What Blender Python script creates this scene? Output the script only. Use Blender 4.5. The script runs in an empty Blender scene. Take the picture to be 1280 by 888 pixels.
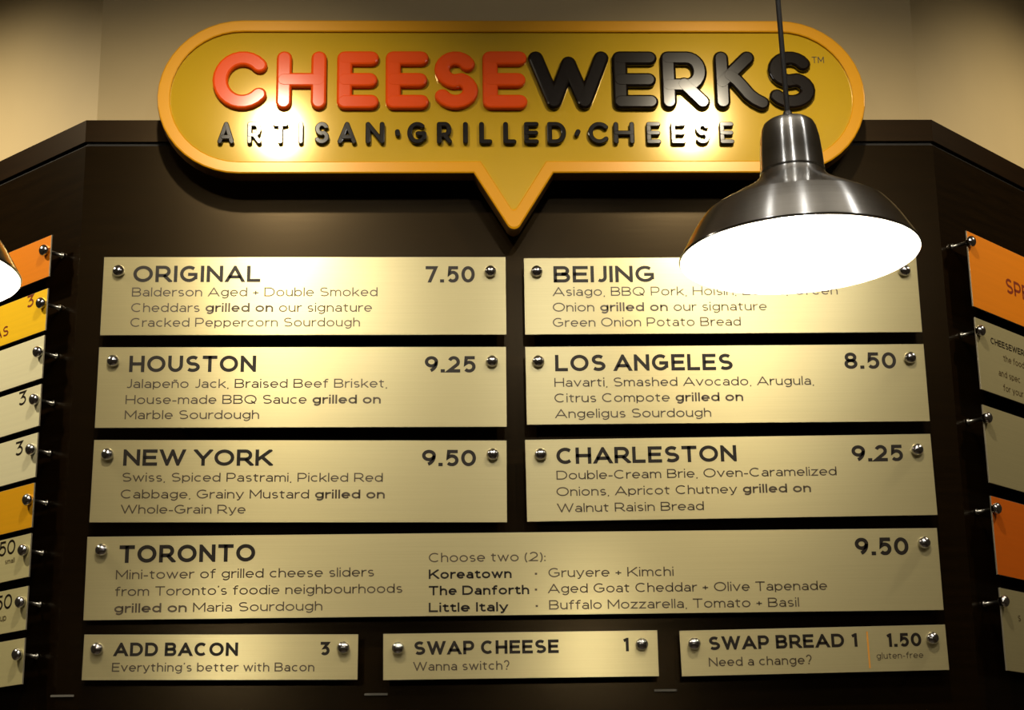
import bpy, bmesh, math, random
from mathutils import Vector, Matrix

SC = bpy.context.scene
COL = SC.collection
R = math.radians
V = Vector

# ------------------------------------------------------------------ camera
FPX = 2296.0
YAW, PITCH, ROLL = R(2.0953), R(16.3961), R(-0.886)
CAM = V((0.0, -4.85, 1.6))
_f = V((math.sin(YAW)*math.cos(PITCH), math.cos(YAW)*math.cos(PITCH), math.sin(PITCH)))
_r0 = V((math.cos(YAW), -math.sin(YAW), 0)); _u0 = _r0.cross(_f)
_r = _r0*math.cos(ROLL) + _u0*math.sin(ROLL)
_u = -_r0*math.sin(ROLL) + _u0*math.cos(ROLL)
cd = bpy.data.cameras.new('camera'); cam = bpy.data.objects.new('camera', cd); COL.objects.link(cam)
cam.matrix_world = Matrix(((_r.x,_u.x,-_f.x,CAM.x),(_r.y,_u.y,-_f.y,CAM.y),(_r.z,_u.z,-_f.z,CAM.z),(0,0,0,1)))
cd.sensor_width = 36; cd.sensor_fit = 'HORIZONTAL'; cd.lens = 36*FPX/1280; cd.clip_start = 0.05
SC.camera = cam

# ------------------------------------------------------------------ world, exposure
w = bpy.data.worlds.new('world'); SC.world = w; w.use_nodes = True
w.node_tree.nodes['Background'].inputs[0].default_value = (1.0, 0.74, 0.42, 1)
w.node_tree.nodes['Background'].inputs[1].default_value = 0.022
SC.view_settings.view_transform = 'Standard'; SC.view_settings.look = 'None'
SC.view_settings.gamma = 1; SC.view_settings.exposure = 0.0; SC.view_settings.use_curve_mapping = False

# ------------------------------------------------------------------ survey: where a sight line meets a real plane
def ray(px, py): return (_f + _r*((px-640)/FPX) + _u*((444-py)/FPX)).normalized()
class Plane:
    """upright plane: origin o, horizontal axis d, outward normal n"""
    def __init__(s, o, d, off=0.0):
        s.d = V(d).normalized(); s.n = V((s.d.y, -s.d.x, 0)); s.o = V(o) + s.n*off
    def uv(s, px, py, h=0.0):
        k = ray(px, py); t = (s.o+s.n*h-CAM).dot(s.n)/k.dot(s.n); P = CAM+k*t
        return (P-s.o).dot(s.d), P.z
    def at(s, u, z, h=0.0): return s.o + s.d*u + V((0,0,z)) + s.n*h
XL, XR, ZTOP = -1.0189, 1.3957, 3.728
TL, TR = R(44.0), R(44.3)
DL, DR = V((-math.cos(TL), math.sin(TL), 0)), V((math.cos(TR), math.sin(TR), 0))
GAP = 0.05
P_C = Plane((0,0,0), (1,0,0)); P_CB = Plane((0,0,0), (1,0,0), GAP)
P_L = Plane((XL,0,0), -DL); P_LB = Plane((XL,0,0), -DL, GAP)
P_R = Plane((XR,0,0), DR); P_RB = Plane((XR,0,0), DR, GAP)

# ------------------------------------------------------------------ ceiling spotlights that light the wall
def mirrored(px, py, dist, plane_off):
    k = ray(px, py); t = (-plane_off + dist - CAM.y)/k.y; P = CAM + k*t
    return V((P.x, -2*plane_off - P.y, P.z))
def spot(name, loc, aim, power, size, blend, radius=0.03, col=(1.0,0.85,0.60)):
    l = bpy.data.lights.new(name, 'SPOT'); l.energy = power; l.spot_size = R(size); l.spot_blend = blend
    l.shadow_soft_size = radius; l.color = col
    o = bpy.data.objects.new(name, l); COL.objects.link(o); o.location = loc
    o.rotation_euler = (V(aim)-V(loc)).to_track_quat('-Z','Y').to_euler(); return o
WARM = (1.0, 0.86, 0.62)
sA = mirrored(347, 160, 1.35, 0.13); sB = mirrored(866, 152, 1.35, 0.13)
print('spots', sA, sB)
spot('ceiling_spotlight', sA, (sA.x, 0, 2.86), 112, 84, 0.9, 0.035, WARM)
spot('ceiling_spotlight', sB, (sB.x, 0, 2.86), 112, 84, 0.9, 0.035, WARM)
sC = mirrored(330, 372, 3.0, 0.05); sD = mirrored(935, 372, 3.0, 0.05)
print('spots', sC, sD)
spot('ceiling_spotlight', sC, (sC.x, 0, 2.55), 34, 52, 0.8, 0.05, WARM)
spot('ceiling_spotlight', sD, (sD.x, 0, 2.55), 34, 52, 0.8, 0.05, WARM)
aimL = P_L.at(-0.75, 2.88); aimR = P_R.at(0.80, 2.98)
locL = P_L.at(-0.75, 4.40, 1.2); locR = P_R.at(0.62, 4.40, 1.2)
spot('ceiling_spotlight', locL, aimL, 190, 99, 0.9, 0.04, WARM)
spot('ceiling_spotlight', locR, aimR, 115, 98, 0.9, 0.04, WARM)

# small ceiling lamps of the room behind the photographer, seen as streaks on the spun metal shade
LP = CAM + ray(999.5, 320.5)*2.8
for az, pw in ((-34, 14), (9, 21), (74, 13)):
    d = (CAM-LP); d.z = 0; d.normalize(); d = Matrix.Rotation(R(az), 3, 'Z') @ d
    l = bpy.data.lights.new('room_ceiling_lamp', 'POINT'); l.energy = pw; l.shadow_soft_size = 0.05; l.color = (1.0, .96, .90)
    o = bpy.data.objects.new('room_ceiling_lamp', l); COL.objects.link(o); o.location = V((LP.x, LP.y, 4.2)) + d*1.25

# ------------------------------------------------------------------ materials
def mat(name, col, rough=0.5, metal=0.0, spec=0.5, aniso=0.0, anrot=0.0, tangent=None, grain=None, bump=None, coat=0, emit=None, tint=None):
    m = bpy.data.materials.new(name); m.use_nodes = True; nt = m.node_tree; n = nt.nodes; L = nt.links
    b = n['Principled BSDF']
    b.inputs['Base Color'].default_value = (*col, 1); b.inputs['Roughness'].default_value = rough
    b.inputs['Metallic'].default_value = metal; b.inputs['Specular IOR Level'].default_value = spec
    b.inputs['Anisotropic'].default_value = aniso; b.inputs['Anisotropic Rotation'].default_value = anrot
    b.inputs['Coat Weight'].default_value = coat; b.inputs['Coat Roughness'].default_value = 0.12
    if tint: b.inputs['Specular Tint'].default_value = (*tint, 1)
    if emit: b.inputs['Emission Color'].default_value = (*emit[0],1); b.inputs['Emission Strength'].default_value = emit[1]
    if tangent:
        if tangent == 'up':      # brushed along the board: the sheen runs up and down
            t = n.new('ShaderNodeVectorTransform'); t.vector_type = 'VECTOR'; t.convert_from = 'OBJECT'; t.convert_to = 'WORLD'
            t.inputs[0].default_value = (0, 1, 0)
        else:
            t = n.new('ShaderNodeTangent'); t.direction_type = 'RADIAL'; t.axis = tangent
        L.new(t.outputs[0], b.inputs['Tangent'])
    if grain:   # (scale vector, amount) streaks or mottling in colour and roughness
        tc = n.new('ShaderNodeTexCoord'); mp = n.new('ShaderNodeMapping'); mp.inputs['Scale'].default_value = grain[0]
        no = n.new('ShaderNodeTexNoise'); no.inputs['Scale'].default_value = 1; no.inputs['Detail'].default_value = 5
        L.new(tc.outputs['Object'], mp.inputs[0]); L.new(mp.outputs[0], no.inputs['Vector'])
        mr = n.new('ShaderNodeMapRange'); mr.inputs[1].default_value = .3; mr.inputs[2].default_value = .7
        mr.inputs[3].default_value = 1-grain[1]; mr.inputs[4].default_value = 1+grain[1]
        L.new(no.outputs[0], mr.inputs[0])
        mx = n.new('ShaderNodeVectorMath'); mx.operation = 'SCALE'; mx.inputs[0].default_value = col
        L.new(mr.outputs[0], mx.inputs['Scale']); L.new(mx.outputs[0], b.inputs['Base Color'])
        if bump:
            bp = n.new('ShaderNodeBump'); bp.inputs['Strength'].default_value = bump; bp.inputs['Distance'].default_value = .002
            L.new(no.outputs[0], bp.inputs['Height']); L.new(bp.outputs[0], b.inputs['Normal'])
    return m
M = {}
M['paint'] = mat('beige_wall_paint', (0.40,0.305,0.150), 0.6, grain=((3,3,3),.04))
M['laminate'] = mat('espresso_laminate', (0.0045,0.0022,0.0005), 0.25, spec=0.18, tint=(1,.74,.42), grain=((5,5,60),.3), bump=.05)
M['trimlam'] = mat('espresso_trim', (0.0065,0.0028,0.0008), 0.34, spec=.22, tint=(1,.72,.42), grain=((5,5,60),.25))
M['groove'] = mat('black_groove', (0.003,0.002,0.0015), 0.7)
M['plate'] = mat('brushed_champagne_metal', (0.56,0.495,0.27), 0.30, metal=0.60, aniso=0.6, anrot=0.0, grain=((2.5,320,2.5),.03), tangent='up')
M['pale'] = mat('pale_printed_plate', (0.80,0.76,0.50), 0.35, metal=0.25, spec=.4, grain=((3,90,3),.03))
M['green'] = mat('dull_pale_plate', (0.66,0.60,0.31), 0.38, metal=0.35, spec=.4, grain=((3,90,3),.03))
M['orange'] = mat('orange_plate', (0.74,0.22,0.008), 0.36, metal=0.3, grain=((3,90,3),.03))
M['yellow'] = mat('yellow_plate', (0.92,0.56,0.015), 0.36, metal=0.25, grain=((3,90,3),.03))
M['amber'] = mat('amber_plate', (0.86,0.42,0.010), 0.36, metal=0.3, grain=((3,90,3),.03))
M['redorange'] = mat('red_orange_plate', (0.66,0.135,0.006), 0.38, metal=0.3, grain=((3,90,3),.03))
M['edge'] = mat('plate_edge_metal', (0.55,0.50,0.38), 0.35, metal=.8)
M['ink'] = mat('dark_brown_ink', (0.010,0.006,0.003), 0.42, spec=0.3)
M['inkfine'] = mat('brown_ink', (0.060,0.038,0.012), 0.40, spec=0.7)
M['inkred'] = mat('red_brown_ink', (0.16,0.02,0.004), 0.42)
M['inkamber'] = mat('amber_ink', (0.70,0.30,0.03), 0.42)
M['chrome'] = mat('polished_steel', (0.62,0.62,0.66), 0.16, metal=1)
M['rod'] = mat('steel_rod', (0.35,0.35,0.33), 0.35, metal=1)
M['goldface'] = mat('gold_sign_face', (0.47,0.295,0.010), 0.125, metal=0.12, spec=.45, grain=((4,4,4),.03))
M['rim'] = mat('amber_sign_rim', (0.58,0.265,0.002), 0.28, metal=0.05, spec=.3, grain=((4,4,4),.03))
M['signside'] = mat('dark_sign_side', (0.10,0.045,0.006), 0.45)
M['lorange'] = mat('orange_letter', (0.66,0.066,0.004), 0.16, spec=.38, grain=((6,6,6),.03))
M['lblack'] = mat('black_letter', (0.005,0.003,0.002), 0.15, spec=.35)
M['lampmetal'] = mat('spun_aluminium', (0.68,0.68,0.67), 0.22, metal=1, aniso=0.92, anrot=0.25, tangent='Z', grain=((2,2,300),.05))
M['lampin'] = mat('white_enamel', (0.93,0.93,0.90), 0.5)
M['bulb'] = mat('lit_bulb', (1,1,1), 0.5, emit=((1.0,0.90,0.72), 60))
M['cord'] = mat('grey_cord', (0.05,0.045,0.04), 0.45)
M['dull'] = mat('dull_brass_clip', (0.020,0.017,0.009), 0.6)
M['floor'] = mat('dark_floor_tile', (0.10,0.075,0.05), 0.4, grain=((3,3,3),.1))
M['ceil'] = mat('ceiling_paint', (0.55,0.50,0.42), 0.8, grain=((3,3,3),.05))

# ------------------------------------------------------------------ helpers
def obj(name, bm, m, parent=None, smooth=False):
    me = bpy.data.meshes.new(name); bm.normal_update(); bm.to_mesh(me); bm.free()
    for mm in (m if isinstance(m, (list, tuple)) else [m]): me.materials.append(mm)
    if smooth:
        for p in me.polygons: p.use_smooth = True
    o = bpy.data.objects.new(name, me); COL.objects.link(o)
    if parent: o.parent = parent
    return o
def tag(o, label=None, cat=None, group=None, kind=None):
    if label: o['label'] = label
    if cat: o['category'] = cat
    if group: o['group'] = group
    if kind: o['kind'] = kind
    return o
def empty(name, mw):
    o = bpy.data.objects.new(name, None); COL.objects.link(o); o.empty_display_size = .05; o.matrix_world = mw; return o
def frame(origin, d, n, rot=0.0):
    """matrix: local x along d, local y up, local z outward"""
    d = V(d); up = V((0,0,1)); n = V(n)
    x = d*math.cos(rot) + up*math.sin(rot); y = -d*math.sin(rot) + up*math.cos(rot)
    o = V(origin)
    return Matrix(((x.x,y.x,n.x,o.x),(x.y,y.y,n.y,o.y),(x.z,y.z,n.z,o.z),(0,0,0,1)))
def hexa(bm, lo, hi, mi=0):
    """8 corner solid: lo/hi = 4 points each (ring order)"""
    a = [bm.verts.new(p) for p in lo]; b = [bm.verts.new(p) for p in hi]
    fs = [bm.faces.new(a[::-1]), bm.faces.new(b)]
    for i in range(4): fs.append(bm.faces.new((a[i], a[(i+1)%4], b[(i+1)%4], b[i])))
    for f in fs: f.material_index = mi
    return fs
def prism(bm, rings, cap_lo=True, cap_hi=True, mis=None, smooth=False):
    """loft between closed rings"""
    vs = [[bm.verts.new(p) for p in r] for r in rings]; n = len(rings[0])
    if cap_lo: bm.faces.new(vs[0][::-1])
    for k in range(len(vs)-1):
        for i in range(n):
            f = bm.faces.new((vs[k][i], vs[k][(i+1)%n], vs[k+1][(i+1)%n], vs[k+1][i]))
            f.smooth = smooth
            if mis: f.material_index = mis[k]
    if cap_hi:
        f = bm.faces.new(vs[-1])
        if mis: f.material_index = mis[-1]
def lathe(bm, prof, seg=32, axis_z=True, smooth=True, close=False):
    prof = list(prof)
    if None in prof:          # None: a crease, the profile is built in separately smoothed pieces
        i = prof.index(None); lathe(bm, prof[:i], seg); lathe(bm, [prof[i-1]]+prof[i+1:], seg); return
    rings = []
    for r, h in prof:
        rings.append([bm.verts.new((r*math.cos(2*math.pi*i/seg), r*math.sin(2*math.pi*i/seg), h)) for i in range(seg)] if r > 1e-6 else [bm.verts.new((0,0,h))])
    for a, b in zip(rings, rings[1:]):
        for i in range(seg):
            j = (i+1) % seg
            if len(a) == 1 and len(b) == 1: continue
            if len(a) == 1: f = bm.faces.new((a[0], b[j], b[i]))
            elif len(b) == 1: f = bm.faces.new((a[i], a[j], b[0]))
            else: f = bm.faces.new((a[i], a[j], b[j], b[i]))
            f.smooth = smooth

# ------------------------------------------------------------------ stroke alphabet
def A(cx, cy, rx, ry, a0, a1, n=None):
    n = n or max(4, int(abs(a1-a0)/15))
    return [(cx+rx*math.cos(R(a0+(a1-a0)*i/n)), cy+ry*math.sin(R(a0+(a1-a0)*i/n))) for i in range(n+1)]
def C(cx, cy, rx, ry): return A(cx, cy, rx, ry, 0, 360, 28)
X = .73
G = {}   # char: (width, top, [strokes]); a stroke is a list of points
G['A'] = (1.06,1,[[(0,0),(.53,1),(1.06,0)],[(.2,.27),(.86,.27)]])
G['B'] = (.84,1,[[(0,.5),(.5,.5)],[(0,0),(0,1),(.5,1)]+A(.52,.76,.27,.24,90,-90)[1:]+[(.5,.52)],[(.5,.5)]+A(.56,.25,.28,.25,90,-90)+[(0,0)]])
G['C'] = (.96,1,[A(.52,.5,.52,.5,48,312)])
G['D'] = (.97,1,[[(0,0),(0,1),(.42,1)]+A(.45,.5,.52,.5,90,-90)+[(.42,0),(0,0)]])
G['E'] = (.76,1,[[(.76,1),(0,1),(0,0),(.76,0)],[(0,.51),(.68,.51)]])
G['F'] = (.76,1,[[(.76,1),(0,1),(0,0)],[(0,.48),(.68,.48)]])
G['G'] = (1.02,1,[A(.52,.5,.52,.5,50,322)+[(.98,.2),(.98,.46),(.56,.46)]])
G['H'] = (.88,1,[[(0,0),(0,1)],[(.88,0),(.88,1)],[(0,.5),(.88,.5)]])
G['I'] = (0,1,[[(0,0),(0,1)]])
G['J'] = (.44,1,[[(.44,1),(.44,.28)]+A(.19,.28,.25,.28,0,-130)])
G['K'] = (.9,1,[[(0,0),(0,1)],[(0,.3),(.84,1)],[(.32,.56),(.9,0)]])
G['L'] = (.7,1,[[(0,1),(0,0),(.7,0)]])
G['M'] = (1.04,1,[[(0,0),(0,1),(.52,.25),(1.04,1),(1.04,0)]])
G['N'] = (.9,1,[[(0,0),(0,1),(.9,0),(.9,1)]])
G['O'] = (1.12,1,[C(.56,.5,.56,.5)])
G['P'] = (.8,1,[[(0,0),(0,1),(.42,1)]+A(.47,.68,.33,.32,90,-90)+[(0,.36)]])
G['Q'] = (1.12,1,[C(.56,.5,.56,.5),[(.62,.32),(1.06,-.04)]])
G['R'] = (.86,1,[[(0,0),(0,1),(.42,1)]+A(.48,.69,.33,.31,90,-90)+[(0,.38)],[(.46,.40),(.86,0)]])
G['S'] = (.82,1,[A(.42,.745,.37,.255,38,262)+A(.41,.25,.41,.25,84,-142)[1:]])
G['T'] = (.84,1,[[(0,1),(.84,1)],[(.42,1),(.42,0)]])
G['U'] = (.86,1,[[(0,1),(0,.42)]+A(.43,.42,.43,.42,180,360)+[(.86,1)]])
G['V'] = (1.0,1,[[(0,1),(.5,0),(1.0,1)]])
G['W'] = (1.5,1,[[(0,1),(.38,0),(.75,1),(1.12,0),(1.5,1)]])
G['X'] = (.92,1,[[(0,0),(.92,1)],[(0,1),(.92,0)]])
G['Y'] = (.94,1,[[(0,1),(.47,.42),(.94,1)],[(.47,.45),(.47,0)]])
G['Z'] = (.8,1,[[(0,1),(.8,1),(0,0),(.8,0)]])
G['0'] = (.88,1,[C(.44,.5,.44,.5)])
G['1'] = (.34,1,[[(0,.86),(.34,1),(.34,0)]])
G['2'] = (.76,1,[A(.38,.68,.36,.32,158,-38)+[(0,0),(.76,0)]])
G['3'] = (.74,1,[[(.06,1),(.70,1),(.36,.60)]+A(.37,.31,.37,.31,78,-142)])
G['5'] = (.76,1,[[(.70,1),(.14,1),(.10,.55)]+A(.38,.32,.38,.33,128,-142)])
G['6'] = (.8,1,[C(.4,.31,.4,.31),A(.66,.31,.66,.69,107,180,10)])
G['7'] = (.74,1,[[(0,1),(.74,1),(.24,0)]])
G['8'] = (.78,1,[C(.39,.755,.34,.245),C(.39,.26,.39,.26)])
G['9'] = (.8,1,[C(.4,.69,.4,.31),A(.14,.69,.66,.69,0,-73,10)])
G['a'] = (.58,X,[A(.30,.46,.27,.27,148,0)+[(.58,0)],C(.28,.205,.28,.205)])
G['b'] = (.68,X,[[(0,0),(0,1)],C(.34,.365,.34,.365)])
G['c'] = (.6,X,[A(.35,.365,.35,.365,50,310)])
G['d'] = (.68,X,[[(.68,0),(.68,1)],C(.34,.365,.34,.365)])
G['e'] = (.68,X,[[(0,.36),(.68,.36)]+A(.34,.365,.34,.365,0,318)])
G['f'] = (.38,X,[[(.4,1)]+A(.34,.80,.20,.20,90,180)+[(.14,0)],[(0,X),(.36,X)]])
G['g'] = (.68,X,[C(.34,.385,.34,.345),[(.68,X),(.68,.05)]+A(.35,.05,.33,.29,0,-140)])
G['h'] = (.6,X,[[(0,0),(0,1)],[(0,.40)]+A(.30,.42,.30,.31,180,0)+[(.6,0)]])
G['i'] = (0,X,[[(0,0),(0,X)],[(0,.93),(0,1.0)]])
G['j'] = (.1,X,[[(.1,X),(.1,-.12)]+A(-.04,-.1,.14,.14,0,-80),[(.1,.93),(.1,1.0)]])
G['k'] = (.6,X,[[(0,0),(0,1)],[(0,.22),(.55,X)],[(.22,.42),(.6,0)]])
G['l'] = (0,X,[[(0,0),(0,1)]])
G['m'] = (1.02,X,[[(0,0),(0,X)],[(0,.42)]+A(.255,.45,.255,.28,180,0)+[(.51,0)],[(.51,.42)]+A(.765,.45,.255,.28,180,0)+[(1.02,0)]])
G['n'] = (.6,X,[[(0,0),(0,X)],[(0,.40)]+A(.30,.42,.30,.31,180,0)+[(.6,0)]])
G['ñ'] = (.6,X,G['n'][2]+[[(.12,.86),(.22,.94),(.38,.88),(.48,.96)]])
G['o'] = (.72,X,[C(.36,.365,.36,.365)])
G['p'] = (.68,X,[[(0,-.22),(0,X)],C(.34,.365,.34,.365)])
G['q'] = (.68,X,[[(.68,-.22),(.68,X)],C(.34,.365,.34,.365)])
G['r'] = (.34,X,[[(0,0),(0,X)],[(0,.36)]+A(.36,.38,.36,.35,180,92)])
G['s'] = (.5,X,[A(.26,.54,.23,.19,35,255)+A(.25,.18,.25,.18,78,-140)[1:]])
G['t'] = (.4,X,[[(.14,.93),(.14,.2)]+A(.32,.2,.18,.20,180,290),[(0,X),(.38,X)]])
G['u'] = (.6,X,[[(0,X),(0,.3)]+A(.30,.30,.30,.30,180,360),[(.6,X),(.6,0)]])
G['v'] = (.64,X,[[(0,X),(.32,0),(.64,X)]])
G['w'] = (1.0,X,[[(0,X),(.26,0),(.5,X),(.74,0),(1.0,X)]])
G['x'] = (.6,X,[[(0,0),(.6,X)],[(0,X),(.6,0)]])
G['y'] = (.64,X,[[(0,X),(.32,.0)],[(.64,X),(.28,-.12)]+A(.14,-.08,.14,.13,-20,-100)])
G['z'] = (.56,X,[[(0,X),(.56,X),(0,0),(.56,0)]])
G['.'] = (.06,1,[[(0,0),(.06,0)]])
G[','] = (.04,1,[[(.04,.04),(0,-.12)]])
G[':'] = (.02,X,[[(0,0),(.02,0)],[(0,.5),(.02,.5)]])
G["'"] = (.04,1,[[(.04,.98),(0,.80)]])
G['-'] = (.3,X,[[(0,.34),(.3,.34)]])
G['+'] = (.44,X,[[(0,.40),(.44,.40)],[(.22,.18),(.22,.62)]])
G['•'] = (.12,X,[[(.0,.40),(.03,.40)]])
G['?'] = (.55,1,[A(.27,.72,.27,.28,165,-50)+[(.27,.27)],[(.25,0),(.28,0)]])
G['('] = (.2,1,[A(.42,.4,.42,.62,125,235)])
G[')'] = (.2,1,[A(-.22,.4,.42,.62,55,-55)])
G['’'] = G["'"]
NOSERIF = set('.,:\'’•+-()?')

def inset_fn(ch, h, cap, wid):
    """map glyph units to metres so that the outer edge of the strokes fills the glyph box"""
    W, T, _ = G[ch]
    if ch in NOSERIF: return lambda x, y: (h + x*wid, y*cap if y > .06 or ch in '(),' else y*cap + h)
    ks = [(-.24, -.24*cap+h), (0, h), (T, T*cap-h)] + ([(1.0, cap-h)] if T < 1 else [])
    def fy(y):
        for (a, p), (b, q) in zip(ks, ks[1:]):
            if y <= b or (b, q) == ks[-1]: return p + (y-a)/(b-a)*(q-p)
    def fx(x): return h + x*wid
    return lambda x, y: (fx(x), fy(y))
def ribbon(bm, pts, h, ylo, yhi, z):
    """flat stroke with mitred joints, square ends where it meets the glyph edge, clipped to [ylo,yhi]"""
    closed = math.hypot(pts[0][0]-pts[-1][0], pts[0][1]-pts[-1][1]) < 1e-7
    P = [V(pts[0])]
    for p in pts[1:]:
        if (V(p)-P[-1]).length > h*.04: P.append(V(p))
    if closed: P = P[:-1]
    n = len(P)
    if not closed:
        for e, q in ((0, 1), (n-1, n-2)):
            d = (P[e]-P[q]).normalized()
            if abs(P[e].y-(ylo+h)) < h*.1 or abs(P[e].y-(yhi-h)) < h*.1 or abs(d.y) < .05: P[e] = P[e] + d*(h*(1 if abs(d.x) < .05 or abs(d.y) < .05 else 1.6))
    Lf, Rt = [], []
    for i in range(n):
        a = P[(i-1) % n] if closed or i > 0 else None; b = P[(i+1) % n] if closed or i < n-1 else None
        d0 = (P[i]-a).normalized() if a is not None else None; d1 = (b-P[i]).normalized() if b is not None else None
        if d0 is None: d0 = d1
        if d1 is None: d1 = d0
        n0 = V((-d0.y, d0.x)); n1 = V((-d1.y, d1.x)); m = n0+n1
        if m.length < .12: m = n0
        else: m = m.normalized(); m = m / max(m.dot(n0), .17)
        Lf.append(P[i]+m*h); Rt.append(P[i]-m*h)
    for i in range(n if closed else n-1):
        j = (i+1) % n
        poly = [Lf[i], Rt[i], Rt[j], Lf[j]]
        for lim, sgn in ((yhi, 1), (ylo, -1)):
            out = []
            for k in range(len(poly)):
                p, q = poly[k], poly[(k+1) % len(poly)]
                ip, iq = sgn*(p.y-lim) <= 1e-9, sgn*(q.y-lim) <= 1e-9
                if ip: out.append(p)
                if ip != iq:
                    t = (lim-p.y)/(q.y-p.y); out.append(p+(q-p)*t)
            poly = out
            if len(poly) < 3: break
        if len(poly) >= 3:
            try: 
                f = bm.faces.new([bm.verts.new((p.x, p.y, z)) for p in poly])
                f.normal_update()
                if f.normal.z < 0: f.normal_flip()
            except ValueError: pass
def natural(segs, cap, track):
    t = 0.0; fixed = 0.0
    for s, hw in segs:
        for ch in s:
            if ch == ' ': t += .42*cap
            elif ch == '\t': t += 1.0*cap
            else:
                t += G[ch][0]*cap*.92; fixed += 2*hw + track
    return t, fixed
def text_line(bm, segs, u0, v0, u1, cap, z, track=None):
    """segs: [(string, half stroke width)], laid from u0 to u1 on baseline v0"""
    track = cap*.15 if track is None else track
    t, fixed = natural(segs, cap, track); fixed -= track
    k = (u1-u0-fixed)/t if t > 0 else 1
    x = u0
    for s, hw in segs:
        for ch in s:
            if ch == ' ': x += .42*cap*k; continue
            W, T, st = G[ch]; wid = cap*.92*k; f = inset_fn(ch, hw, cap, wid)
            lo, hi = (-9, 9) if ch in NOSERIF else (0, cap if T == 1 else 9)
            for q in st:
                pts = [f(*p) for p in q]
                mx = max(p[1] for p in q); mn = min(p[1] for p in q)
                yl = 0 if mn > -.01 and ch not in NOSERIF else -9
                yh = (cap if mx > T+.01 or T == 1 else T*cap) if ch not in NOSERIF else 9
                b0 = len(bm.verts)
                pts2 = [(p[0], p[1]) for p in pts]
                tmp = bmesh.new(); ribbon(tmp, pts2, hw if ch != '•' else hw*1.6, yl, yh, 0)
                for face in tmp.faces:
                    bm.faces.new([bm.verts.new((v.co.x+x, v.co.y+v0, z)) for v in face.verts])
                tmp.free()
            x += W*wid + 2*hw + track

# solid rounded letters for the big sign
def smooth_split(pts, lim=32):
    out = [[pts[0]]]
    for i in range(1, len(pts)):
        out[-1].append(pts[i])
        if i < len(pts)-1:
            a = V(pts[i])-V(pts[i-1]); b = V(pts[i+1])-V(pts[i])
            if a.length > 1e-9 and b.length > 1e-9 and math.degrees(a.angle(b)) > lim: out.append([pts[i]])
    return out
def outline(pts, h):
    P = [V(p) for p in pts]; n = len(P); L, Rr = [], []
    for i in range(n):
        d0 = (P[i]-P[i-1]).normalized() if i else (P[1]-P[0]).normalized()
        d1 = (P[i+1]-P[i]).normalized() if i < n-1 else d0
        m = (V((-d0.y,d0.x))+V((-d1.y,d1.x))).normalized(); m /= max(m.dot(V((-d0.y,d0.x))), .5)
        L.append(P[i]+m*h); Rr.append(P[i]-m*h)
    def capf(c, d):   # from right side to left side round the end
        a0 = math.atan2(d.y, d.x)
        return [c+V((math.cos(a0+R(t)), math.sin(a0+R(t))))*h for t in (-67,-45,-22,0,22,45,67)]
    end = capf(P[-1], (P[-1]-P[-2]).normalized()); st = capf(P[0], (P[0]-P[1]).normalized())
    return Rr + end + L[::-1] + st
def solid_strokes(bm, strokes, h, thick, z0=0.0):
    k = 0
    for s in strokes:
        for q in smooth_split(s):
            t = thick + k*.00025; k += 1
            b = h*.30
            rings = [[(p.x, p.y, z0) for p in outline(q, h)], [(p.x, p.y, z0+t-b*.8) for p in outline(q, h)],
                     [(p.x, p.y, z0+t-b*.25) for p in outline(q, h-b*.35)], [(p.x, p.y, z0+t) for p in outline(q, h-b)]]
            prism(bm, rings, cap_lo=False)

# ------------------------------------------------------------------ the setting
def off_pt(o):   # plan corners at outward offset o
    def corner(c, d):
        nL = V((d.y,-d.x,0)) if d.x > 0 else V((-d.y, d.x, 0))
        n = V((nL.x, nL.y, 0)); n = n if n.y < 0 else -n
        m = (n+V((0,-1,0))).normalized(); return V((c,0,0)) + m*(o/m.dot(V((0,-1,0)))), n
    cl, nl = corner(XL, DL); cr, nr = corner(XR, DR)
    return [V((XL,0,0))+DL*2.6+nl*o, cl, cr, V((XR,0,0))+DR*2.6+nr*o]
def facet(name, k, o0, o1, z0, z1, m, parent=None):
    a, b = off_pt(o0), off_pt(o1); p, q, r, s = a[k], a[k+1], b[k+1], b[k]
    bm = bmesh.new()
    hexa(bm, [(p.x,p.y,z0),(q.x,q.y,z0),(r.x,r.y,z0),(s.x,s.y,z0)], [(p.x,p.y,z1),(q.x,q.y,z1),(r.x,r.y,z1),(s.x,s.y,z1)])
    bmesh.ops.recalc_face_normals(bm, faces=bm.faces)
    return obj(name, bm, m, parent)
names = ['left', 'center', 'right']
desc = ['left', 'central', 'right']
for k in range(3):
    wl = facet('wall_'+names[k], k, -0.16, -0.045, 0, 4.7, M['paint']); tag(wl, kind='structure', label='beige painted %s wall above the dark cladding' % desc[k])
    c = facet('cladding_panel', k, -0.045, 0.0, 0, ZTOP-.078, M['laminate'], wl); c['label'] = 'dark espresso laminate cladding'
    g = facet('groove', k, -0.045, -0.006, ZTOP-.078, ZTOP-.066, M['groove'], wl)
for k in range(3):
    t = facet('trim_%d' % (k+1), k, -0.045, 0.004, ZTOP-.066, ZTOP, M['trimlam']); tag(t, 'dark top trim band along the %s cladding' % desc[k], kind='structure')
bm = bmesh.new(); hexa(bm, [(-4,-6.5,-.1),(4.4,-6.5,-.1),(4.4,3,-.1),(-4,3,-.1)], [(-4,-6.5,0),(4.4,-6.5,0),(4.4,3,0),(-4,3,0)])
tag(obj('floor', bm, M['floor']), 'dark floor below the menu wall', kind='structure')
bm = bmesh.new(); hexa(bm, [(-4,-6.5,4.7),(4.4,-6.5,4.7),(4.4,3,4.7),(-4,3,4.7)], [(-4,-6.5,4.8),(4.4,-6.5,4.8),(4.4,3,4.8),(-4,3,4.8)])
tag(obj('ceiling', bm, M['ceil']), 'plain ceiling above the menu wall', kind='structure')

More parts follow.
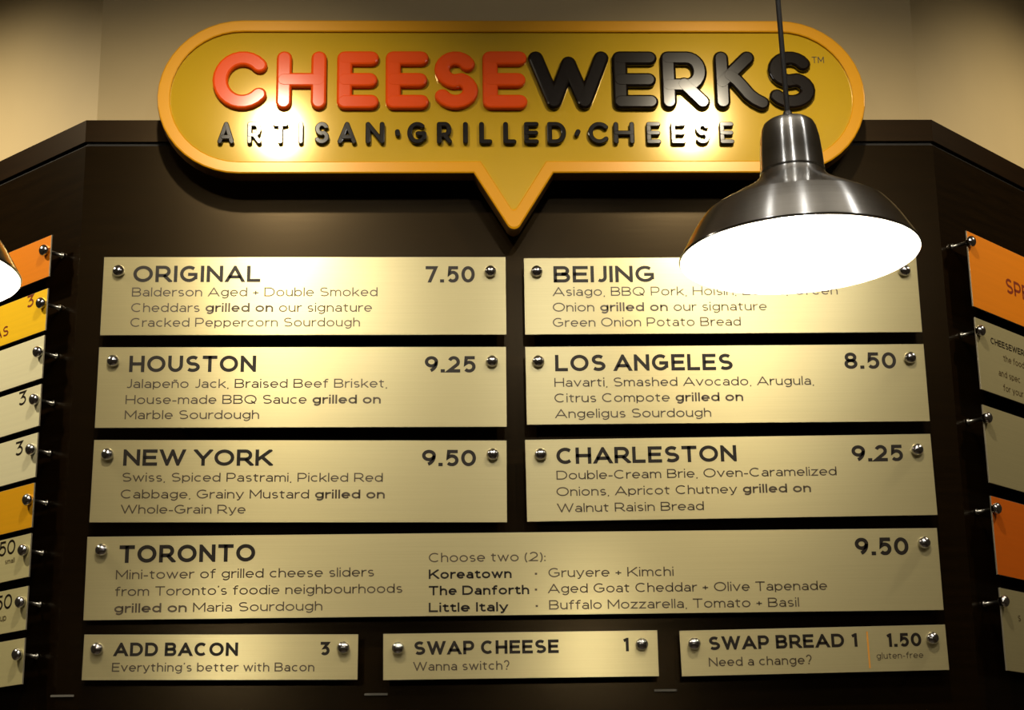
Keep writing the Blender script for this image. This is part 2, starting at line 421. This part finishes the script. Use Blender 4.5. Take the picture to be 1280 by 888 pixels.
# ------------------------------------------------------------------ menu boards
TH = .004
def standoff(parent, x, y, board_back=0.0, dome=.0165):
    """a cap in front of the plate and a rod back to the wall"""
    bm = bmesh.new()
    lathe(bm, [(0.006,TH-.001),(dome*.82,TH),(dome*.86,TH+.006),(dome,TH+.0075),(dome,TH+.011),(dome*.90,TH+.016),(dome*.62,TH+.020),(dome*.3,TH+.0225),(0,TH+.023)], 24)
    c = obj('standoff_cap', bm, M['chrome'], parent); c.location = (x, y, 0)
    bm = bmesh.new(); lathe(bm, [(0,-GAP+.001),(.0085,-GAP+.001),(.0085,-GAP+.006),(.0050,-GAP+.007),(.0050,-.002),(.0085,-.0015),(.0085,0)], 14)
    obj('rod', bm, M['rod'], c)
def board(mw, w_, h_, m, label, group, screws, lines):
    """lines: list of (part name, material, [(segs, u0, v0, u1, cap)])"""
    root = empty('menu_board', mw); tag(root, label, 'menu board', group)
    bm = bmesh.new(); b = .0006
    def rr(i, z): return [(-w_/2+i,-h_/2+i,z),(w_/2-i,-h_/2+i,z),(w_/2-i,h_/2-i,z),(-w_/2+i,h_/2-i,z)]
    prism(bm, [rr(0,0), rr(0,TH-b), rr(b,TH)], mis=[1,1,0])
    obj('plate', bm, [m, M['edge']], root)
    for x, y in screws: standoff(root, x, y)
    for pn, pm, ls in lines:
        bm = bmesh.new()
        for segs, u0, v0, u1, cap in ls: text_line(bm, segs, u0, v0, u1, cap, TH+.0004)
        obj(pn, bm, pm, root)
    return root
def rect_fit(pl, quad):
    (a, b, c, d) = [V(pl.uv(*p)) for p in quad]     # TL TR BR BL
    cx = (a+b+c+d)/4; e = ((b-a)+(c-d))/2; rot = math.atan2(e.y, e.x); w_ = e.length; h_ = (((a-d)+(b-c))/2).length
    return cx, w_, h_, rot
PXM = 1/470.0    # metres per photo pixel on the board plane
LT, BD, HD = .00165, .00240, .00465
def central(quad, label, group, head, price, dl, caps, m='plate', extra=None, hcap=20.5, dcap=11.3):
    cx, w_, h_, rot = rect_fit(P_CB, quad)
    mw = frame(P_CB.at(cx.x, cx.y), P_CB.d, P_CB.n, rot)
    c, s = math.cos(rot), math.sin(rot)
    def loc(px, py, h=0.0):
        u, z = P_CB.uv(px, py, h); du, dz = u-cx.x, z-cx.y
        return du*c+dz*s, -du*s+dz*c
    def L(segs, x0, y, x1, cap, hw=None):
        u0, v0 = loc(x0, y); u1, _ = loc(x1, y)
        up = loc(x0, y-cap)[1]-v0
        return (segs, u0, v0, u1, up)
    parts = []
    for (t, x0, x1, y) in head: parts.append(('heading_text', M['ink'], [L([(t, HD*hcap/20.5)], x0, y, x1, hcap)]))
    for (t, x0, x1, y) in price: parts.append(('price_text', M['ink'], [L([(t, HD*hcap/20.5)], x0, y, x1, hcap)]))
    for (segs, x0, x1, y) in dl:
        bold = all(k == 'b' for _, k in segs)
        parts.append(('description_text', M['ink'] if bold else M['inkfine'], [L([(t, BD if k == 'b' else LT) for t, k in segs], x0, y, x1, dcap)]))
    sc = [loc(*p, .015) for p in caps]
    r = board(mw, w_, h_, M[m], label, group, sc, parts)
    if extra: extra(r, loc)
    return r
GC = 'sandwich menu boards on the central wall'
n_, b_ = 'n', 'b'
central([(131,322),(632,322),(633,419),(125,420)], 'brushed gold menu board headed ORIGINAL, top left of the central wall', GC,
    [('ORIGINAL',166.5,325.5,353.5)], [('7.50',532,593.5,354)],
    [([('Balderson Aged + Double Smoked',n_)],165,472,371.5),([('Cheddars ',n_),('grilled on',b_),(' our signature',n_)],164,465,391),([('Cracked Peppercorn Sourdough',n_)],163,450,409.5)],
    [(148,338.5),(613,339)])
central([(124,435),(633,434),(633,534.5),(119,535.5)], 'brushed gold menu board headed HOUSTON, below the ORIGINAL board', GC,
    [('HOUSTON',161.5,320,466)], [('9.25',531,594.5,466.5)],
    [([('Jalapeño Jack, Braised Beef Brisket,',n_)],158,484,486),([('House-made BBQ Sauce ',n_),('grilled on',b_)],157,476,506),([('Marble Sourdough',n_)],156,324,525)],
    [(141,451),(615,451.5)])
central([(118,551),(633,551),(634,654),(112,653.5)], 'brushed gold menu board headed NEW YORK, below the HOUSTON board', GC,
    [('NEW YORK',154,340,583)], [('9.50',527.5,595,583.5)],
    [([('Swiss, Spiced Pastrami, Pickled Red',n_)],152.5,478.5,603),([('Cabbage, Grainy Mustard ',n_),('grilled on',b_)],151,481,624),([('Whole-Grain Rye',n_)],151,307,643)],
    [(134,568),(616,568)])
central([(655,322.5),(1145,322),(1152,415),(656,420)], 'brushed gold menu board headed BEIJING, partly hidden by the pendant lamp', GC,
    [('BEIJING',692,818.5,354)], [],
    [([('Asiago, BBQ Pork, Hoisin, Leeks, Green',n_)],691,1047,371),([('Onion ',n_),('grilled on',b_),(' our signature',n_)],691,958.5,390.5),([('Green Onion Potato Bread',n_)],691,926,409.5)],
    [(671,339),(1131,338)])
central([(657,434),(1154,431),(1162,527),(658,532)], 'brushed gold menu board headed LOS ANGELES, below the BEIJING board', GC,
    [('LOS ANGELES',694,916,465)], [('8.50',1055.6,1120.4,462)],
    [([('Havarti, Smashed Avocado, Arugula,',n_)],693,1017.5,484.5),([('Citrus Compote ',n_),('grilled on',b_)],693,929,504),([('Angeligus Sourdough',n_)],694,889,523.5)],
    [(673,451.5),(1138,447)])
central([(657,549.5),(1163,544),(1171,643.5),(658,654)], 'brushed gold menu board headed CHARLESTON, below the LOS ANGELES board', GC,
    [('CHARLESTON',695.6,921,581)], [('9.25',1065,1129,578)],
    [([('Double-Cream Brie, Oven-Caramelized',n_)],695.6,1046,600.5),([('Onions, Apricot Chutney ',n_),('grilled on',b_)],695.6,1014,621),([('Walnut Raisin Bread',n_)],696.5,880,641.5)],
    [(676,568),(1147,562)])
central([(110,672),(1171,660.5),(1179,763.5),(104,776)], 'long brushed gold menu board headed TORONTO, across both columns', None,
    [('TORONTO',149,319,704.5)], [('9.50',1069,1136,695)],
    [([('Mini-tower of grilled cheese sliders',n_)],145,467.6,725),([("from Toronto's foodie neighbourhoods",n_)],144,503,746),([('grilled on',b_),(' Maria Sourdough',n_)],143,403,767),
     ([('Choose two (2):',n_)],536,682,703.7),([('Koreatown',b_)],536,639.5,724.5),([('The Danforth',b_)],536,661.5,745),([('Little Italy',b_)],536,635,766),
     ([('•  Gruyere + Kimchi',n_)],669,842,722.7),([('•  Aged Goat Cheddar + Olive Tapenade',n_)],669,1034,742.5),([('•  Buffalo Mozzarella, Tomato + Basil',n_)],670,999,763)],
    [(126.5,687.6),(1155.7,678.5)], hcap=22, dcap=11.8)
GS = 'small extras boards under the TORONTO board'
central([(106,794),(448,793.5),(447,850.5),(102,851)], 'small gold menu board reading ADD BACON, bottom left of the central wall', GS,
    [('ADD BACON',142.5,297.5,821)], [('3',400,412,820)], [([("Everything's better with Bacon",n_)],140,393,840.5)], [(121,811.5),(429,810)], hcap=17)
central([(479,793),(822,788.5),(823,846),(479,851)], 'small gold menu board reading SWAP CHEESE, bottom middle of the central wall', GS,
    [('SWAP CHEESE',517.5,698.5,819.5)], [('1',778,786,815)], [([('Wanna switch?',n_)],516.6,637,839.5)], [(497.5,810.5),(802.5,805.6)], hcap=17)
def divider(r, loc):
    a, b = loc(1086,790), loc(1087,836)
    bm = bmesh.new(); hw = .0022
    z = TH+.0004; bm.faces.new([bm.verts.new(p) for p in ((b[0]-hw,b[1],z),(b[0]+hw,b[1],z),(b[0]+hw,a[1],z),(b[0]-hw,a[1],z))])
    o = obj('divider_line', bm, M['inkamber'], r); o['label'] = 'thin amber printed line'
    bm = bmesh.new(); u0, v0 = loc(1095.5,824.5); u1, _ = loc(1154,824.5)
    text_line(bm, [('gluten-free', .0010)], u0, v0, u1, loc(1095.5,816.5)[1]-v0, z)
    obj('description_text', bm, M['inkfine'], r)
central([(850,789),(1182,781.5),(1185,838),(851,846.5)], 'small gold menu board reading SWAP BREAD, bottom right of the central wall', GS,
    [('SWAP BREAD 1',886,1072,813.5)], [('1.50',1107.6,1152,809.5)], [([('Need a change?',n_)],886,1015,834)], [(868,805),(1166,798)], extra=divider, hcap=17)

# boards on the two side walls; only the ends nearest the corners are in the photo
def side(pl, edge, sgn, width, m, label, group, cap_px, texts):
    """edge: photo points of the near upright edge, top and bottom; sgn: +1 board runs towards +u"""
    (u0, z1), (u1, z0) = pl.uv(*edge[0]), pl.uv(*edge[1]); ue = (u0+u1)/2
    ue = (ue + EDGE[pl])/2
    cx = ue+sgn*width/2; cz = (z0+z1)/2
    mw = frame(pl.at(cx, cz), pl.d, pl.n)
    def loc(px, py, h=0.0):
        u, z = pl.uv(px, py, h); return u-cx, z-cz
    su, sv = loc(*cap_px, .015)
    parts = []
    for t, x0, x1, y, cap, pn, pm, hw in texts:
        a, v = loc(x0, y); b, _ = loc(x1, y)
        if t.startswith('>'):   # text runs out of the picture: width from cap height
            t = t[1:]; tt, fx = natural([(t, hw)], cap, cap*.13); b = a + tt*.95 + fx
        if t.startswith('<'):
            t = t[1:]; tt, fx = natural([(t, hw)], cap, cap*.13); a = b - (tt*.95+fx)
        parts.append((pn, M[pm], [([(t, hw)], a, v, b, cap)]))
    return board(mw, width, z1-z0, M[m], label, group, [(su, sv), (-su, sv)], parts)
EDGE = {P_LB: None, P_RB: None}
Ledges = [((67.5,293.5),(65,345)),((63,360),(59,413)),((58,419),(54.5,473)),((54,480),(49.5,533)),((49,541),(45,597)),((44,604),(40,660)),((40.5,667),(35.5,722)),((36,733),(32,788)),((31.5,798),(28,856))]
Redges = [((1207,289),(1213.5,382.5)),((1217,397),(1225,487)),((1226,506),(1236,604)),((1236,620),(1246,718.7)),((1247,735),(1258.6,839))]
for pl, es in ((P_LB, Ledges), (P_RB, Redges)):
    us = [pl.uv(*p)[0] for e in es for p in e]; EDGE[pl] = sum(us)/len(us)
    print('edge spread', min(us), max(us))
GL, GR = 'stacked price boards on the left side wall', 'tall info boards on the right side wall'
H1 = .0030
Lspec = [
 ('orange','orange board at the top of the left side stack',(54.5,313),[]),
 ('yellow','bright yellow board second from the top of the left side stack',(50.5,379),[('<3',30,43,388,.036,'price_text','inkred',H1),('<AS',0,11.5,424,.030,'heading_text','inkred',H1*.8)]),
 ('pale','cream board just under the yellow one on the left side wall',(46.5,440),[]),
 ('pale','cream board priced 3, fourth from the top of the left side stack',(42,499.5),[('<3',20,33.5,510,.040,'price_text','ink',H1)]),
 ('pale','cream board priced 3 directly above the amber board on the left side wall',(37.5,562),[('<3',18,29.5,572,.040,'price_text','ink',H1)]),
 ('amber','amber board in the middle of the lower left side stack',(33.5,625),[]),
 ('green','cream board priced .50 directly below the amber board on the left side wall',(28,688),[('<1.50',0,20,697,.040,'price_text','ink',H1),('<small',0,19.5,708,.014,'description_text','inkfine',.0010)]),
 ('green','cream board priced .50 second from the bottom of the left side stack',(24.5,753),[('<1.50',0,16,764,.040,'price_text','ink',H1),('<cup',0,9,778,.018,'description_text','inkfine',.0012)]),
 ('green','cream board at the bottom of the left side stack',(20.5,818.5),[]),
]
for e, (m, lab, cp, tx) in zip(Ledges, Lspec): side(P_LB, e, -1, .62, m, lab, GL, cp, tx)
Rspec = [
 ('orange','orange board with dark red lettering atop the right side wall',(1214.5,302),[('>SPECIALS',1256.5,1300,366,.046,'heading_text','inkred',.0040)]),
 ('plate','champagne board with small print under the orange board on the right',(1226.5,413.5),[('>CHEESEWERKS',1237,1300,430,.019,'heading_text','ink',.0018),('>the food',1253,1300,452,.020,'description_text','inkfine',.0014),('>and spec',1247,1300,470,.020,'description_text','inkfine',.0014),('>for your',1253,1300,489,.020,'description_text','inkfine',.0014)]),
 ('plate','plain champagne board between two orange boards on the right side wall',(1235,522.5),[]),
 ('redorange','red-orange board second from the bottom on the right side wall',(1246.5,636),[]),
 ('plate','champagne board at the bottom of the right side wall stack',(1256,752),[('>s',1271,1290,777,.022,'description_text','inkfine',.0014)]),
]
for e, (m, lab, cp, tx) in zip(Redges, Rspec): side(P_RB, e, 1, .70, m, lab, GR, cp, tx)

# ------------------------------------------------------------------ the speech bubble sign
SB, SF = .075, .130          # back and front of the sign, distance from the wall
P_S = Plane((0,0,0), (1,0,0), SF); FIELD = -.008
la, lb = P_S.uv(196, 121), P_S.uv(1082, 121)
tz = (P_S.uv(300,25)[1]+P_S.uv(980,25)[1])/2; bz = (P_S.uv(300,217)[1]+P_S.uv(980,216)[1])/2
print('sign', la, lb, tz, bz)
cx, cz = (la[0]+lb[0])/2, (tz+bz)/2; SW, SH = lb[0]-la[0], tz-bz
sroot = empty('shop_sign', frame(P_S.at(cx, cz), P_S.d, P_S.n))
tag(sroot, 'yellow speech bubble shop sign with raised orange and black letters', 'sign')
def sl(px, py):
    u, z = P_S.uv(px, py); return u-cx, z-cz
pA, pT, pB = sl(592,217), sl(642.5,291), sl(692,216)
rt = .020
def bubble(i, z):
    """outline of the bubble inset by i"""
    r = SH/2-i; hx = SW/2-SH/2; pts = []
    N = 22
    for k in range(N+1): a = R(-90+180*k/N); pts.append((hx+r*math.cos(a), r*math.sin(a), z))
    for k in range(N+1): a = R(90+180*k/N); pts.append((-hx+r*math.cos(a), r*math.sin(a), z))
    yb = -SH/2+i
    # pointer: two lines offset inward, rounded tip
    def lineoff(p, q, s):
        d = (V(q)-V(p)).normalized(); n = V((-d.y, d.x))*s; return V(p)+n*i, d
    tip = V((pT[0], pT[1]))
    a0, da = lineoff((pA[0], -SH/2), tip-V((0,.010)), 1); b0, db = lineoff(tip-V((0,.010)), (pB[0], -SH/2), 1)
    t = (yb-a0.y)/da.y; pa = a0+da*t
    t2 = (yb-b0.y)/db.y; pb = b0+db*t2
    den = da.x*db.y-da.y*db.x; tt = ((b0.x-a0.x)*db.y-(b0.y-a0.y)*db.x)/den; apex = a0+da*tt
    rr_ = max(rt-i*.3, .006)
    half = math.acos(max(-1, min(1, (-da).dot(db))))/2; back = rr_/math.tan(half)
    s0 = apex-da*back; s1 = apex+db*back; bis = ((-da)+db).normalized(); cc = apex+bis*(rr_/math.sin(half))
    a_s = math.atan2((s0-cc).y, (s0-cc).x); a_e = math.atan2((s1-cc).y, (s1-cc).x)
    if a_e < a_s: a_e += 2*math.pi
    pts.append((pa.x, pa.y, z))
    for k in range(9): a = a_s+(a_e-a_s)*k/8; pts.append((cc.x+rr_*math.cos(a), cc.y+rr_*math.sin(a), z))
    pts.append((pb.x, pb.y, z))
    return pts
T_ = SF-SB
bm = bmesh.new(); RIM = .036
prism(bm, [bubble(.0, -T_), bubble(0,-.006), bubble(.0015,-.002), bubble(.005,0), bubble(RIM-.003,0), bubble(RIM,-.0015), bubble(RIM,FIELD)], cap_hi=False, mis=[1,1,0,0,0,0])
o = obj('rim', bm, [M['rim'], M['signside']], sroot); o['label'] = 'raised amber rim of the bubble with dark sides'
bm = bmesh.new(); prism(bm, [bubble(RIM, FIELD-.004), bubble(RIM, FIELD)])
o = obj('face_panel', bm, M['goldface'], sroot); o['label'] = 'recessed gold face'
for x in (-.62, .62):
    for y in (-.05, .1):
        bm = bmesh.new(); lathe(bm, [(.011,-SF+.0),(.011,-T_)], 14)
        b = obj('mount_spacer', bm, M['rod'], sroot); b.location = (x, y, 0)
PSF = Plane((0,0,0), (1,0,0), SF+FIELD)
def sf(px, py):
    u, z = PSF.uv(px, py); return u-cx, z-cz
ROUND = dict(G)
ROUND['C'] = (.96,1,[A(.54,.5,.54,.5,42,318,20)])
ROUND['S'] = (.82,1,[A(.42,.735,.37,.265,30,262,14)+A(.41,.26,.41,.26,84,-150,14)[1:]])
ROUND['D'] = (.9,1,[[(0,0),(0,1)],[(0,1),(.36,1)]+A(.40,.5,.5,.5,90,-90)+[(.36,0),(0,0)]])
ROUND['E'] = (.76,1,[[(0,1),(0,0)],[(0,1),(.76,1)],[(0,.5),(.72,.5)],[(0,0),(.76,0)]])
ROUND['R'] = (.86,1,[[(0,0),(0,1)],[(0,1),(.42,1)]+A(.48,.69,.33,.31,90,-90)+[(.0,.38)],[(.40,.40),(.86,0)]])
ROUND['W'] = (1.5,1,[[(0,1),(.40,0)],[(.40,0),(.75,.88)],[(.75,.88),(1.10,0)],[(1.10,0),(1.5,1)]])
ROUND['A'] = (1.06,1,[[(0,0),(.53,1)],[(.53,1),(1.06,0)],[(.26,.26),(.80,.26)]])
ROUND['K2'] = (.9,1,[[(0,0),(0,1)],[(0,.44),(.70,1)],[(.22,.60),(.40,.47),(.55,.32),(.70,.16),(.86,.05),(1.04,-.03)]])
ROUND['·'] = (.1,1,[[(0,.42),(.1,.58)]])
def sign_letter(ch, x0, x1, ytop, ybot, m, hpx, thick):
    u0, v0 = sf(x0, ybot); u1, v1 = sf(x1, ytop); hw = hpx/2*PXM*.985
    W, T, st = ROUND[ch]; cap = v1-v0; wd = u1-u0
    bm = bmesh.new(); ss = []
    for q in st: ss.append([((hw+x/(W or 1)*(wd-2*hw)) if W else wd/2, hw+y*(cap-2*hw)) for x, y in q])
    solid_strokes(bm, [[(x-wd/2, y) for x, y in q] for q in ss], hw, thick)
    o = obj('letter', bm, m, sroot); o.location = (u0+wd/2, v0, FIELD)
    return o
row1 = [('C',265,336,'o'),('H',345,409,'o'),('E',421,474,'o'),('E',482.5,537,'o'),('S',541,597,'o'),('E',603.5,658,'o'),
        ('W',661,760,'k'),('E',766.5,820,'k'),('R',827,884,'k'),('K2',894,951,'k'),('S',959,1015,'k')]
row1[3] = ('E',482,536,'o')
for ch, a, b, c in row1:
    o = sign_letter(ch, a, b, 66.5, 138.5, M['lorange'] if c == 'o' else M['lblack'], 20.5, .017)
    o['label'] = ('raised orange letter ' if c == 'o' else 'raised black letter ') + ch[0]
row2 = [('A',272,294),('R',309,328),('T',341,361),('I',373,380),('S',393,412),('A',422,446),('N',457,481),('·',494,500),('G',509,534),('R',546,565),
        ('I',578.5,585),('L',599,615),('L',629,645),('E',655,673),('D',684,707),('·',718,725),('C',735,760),('H',767,792),('E',808,825),('E',838.5,856),('S',869,886),('E',899.5,916)]
for ch, a, b in row2:
    o = sign_letter(ch, a, b, 154.5, 182, M['lblack'], 6.6, .013); o['label'] = 'small raised black dot' if ch == '·' else 'small raised black letter ' + ch
bm = bmesh.new(); u0, v0 = sf(1015, 79); u1, v1 = sf(1029.5, 71)
text_line(bm, [('TM', .0011)], u0, v0, u1, v1-v0, FIELD+.0006)
o = obj('trademark_text', bm, M['ink'], sroot)

# ------------------------------------------------------------------ pendant lamps
def pendant(loc, tilt, label, grp, power):
    root = empty('pendant_lamp', Matrix.Translation(loc)); tag(root, label, 'lamp', grp)
    tlt = Matrix.Rotation(tilt[0], 4, 'Y') @ Matrix.Rotation(tilt[1], 4, 'X')
    root.matrix_world = Matrix.Translation(loc) @ tlt
    outer = [(.1795,-.001),(.1815,.0015),(.1800,.004),(.1720,.018),(.1620,.036),(.1510,.053),(.1390,.0680),None,(.1220,.0790),(.1040,.0895),(.0860,.1000),(.0710,.1090),(.0595,.1180),(.0520,.1260),(.0488,.1325)]
    inner = [(.0470,.124),(.063,.110),(.090,.095),(.119,.0760),(.1365,.0650),(.1485,.051),(.1600,.034),(.1697,.018),(.1775,.003),(.1795,-.001)]
    bm = bmesh.new(); lathe(bm, outer, 96); s = obj('lamp_shade', bm, M['lampmetal'], root); s['label'] = 'spun brushed aluminium shade'
    bm = bmesh.new(); lathe(bm, [(0,.123)]+inner, 96); i_ = obj('shade_lining', bm, M['lampin'], root); i_['label'] = 'white reflective inside'
    bm = bmesh.new(); lathe(bm, [(.0488,.1325),(.0500,.1345),(.0492,.137),(.0478,.165),(.0455,.190),(.0420,.207),(.0385,.2145),(.033,.219),(.012,.2205),(.009,.224),(.0065,.236),(.0,.237)], 64)
    nk = obj('socket_housing', bm, M['lampmetal'], root)
    bm = bmesh.new(); lathe(bm, [(0,.015),(.018,.017),(.030,.028),(.034,.044),(.030,.060),(.020,.080),(.014,.095),(.014,.125)], 32)
    obj('bulb', bm, M['bulb'], root)
    L = (4.68-loc[2])/math.cos(tilt[0])-.236
    bm = bmesh.new(); lathe(bm, [(.0042,.230),(.0042,.236+L*.5),(.0042,.236+L)], 12); obj('cord', bm, M['cord'], root)
    bm = bmesh.new(); lathe(bm, [(.0,.236+L-.03),(.02,.236+L-.03),(.055,.236+L-.01),(.06,.236+L),(0,.236+L)], 32); obj('ceiling_canopy', bm, M['lampmetal'], root)
    l = bpy.data.lights.new('bulb_light', 'POINT'); l.energy = power; l.shadow_soft_size = .03; l.color = (1.0,.88,.66)
    o = bpy.data.objects.new('bulb_light', l); COL.objects.link(o); o.parent = root; o.location = (0,0,.006)
    return root
def at_depth(px, py, z):    # point on the sight line at forward distance z
    k = ray(px, py); return CAM + k*(z/k.dot(_f))
Z1 = FPX*.363/301
pendant(at_depth(999.5,320.5,Z1), (R(-1.2),R(0)), 'brushed aluminium pendant lamp hanging in front of the sign', 'pendant lamps', 12)
pendant(at_depth(-128,343,Z1), (R(0),R(0)), 'pendant lamp cut off by the left edge of the photo', 'pendant lamps', 12)

# ------------------------------------------------------------------ small metal clips under the lowest boards
for i, (x, y, lab) in enumerate([(470,870,'thin dull metal clip below the gap between ADD BACON and SWAP CHEESE'),(832,865,'thin dull metal clip below the gap between SWAP CHEESE and SWAP BREAD'),(78,872,'thin dull metal clip below the left end of the boards')]):
    u, z = P_C.uv(x, y); bm = bmesh.new()
    hexa(bm, [(-.030,0,0),(.030,0,0),(.030,.006,0),(-.030,.006,0)], [(-.030,0,.006),(.030,0,.006),(.030,.006,.003),(-.030,.006,.003)])
    bmesh.ops.recalc_face_normals(bm, faces=bm.faces)
    o = obj('metal_clip', bm, M['dull']); o.matrix_world = frame(P_C.at(u, z), P_C.d, P_C.n); tag(o, lab, 'clip', 'small clips under the boards')
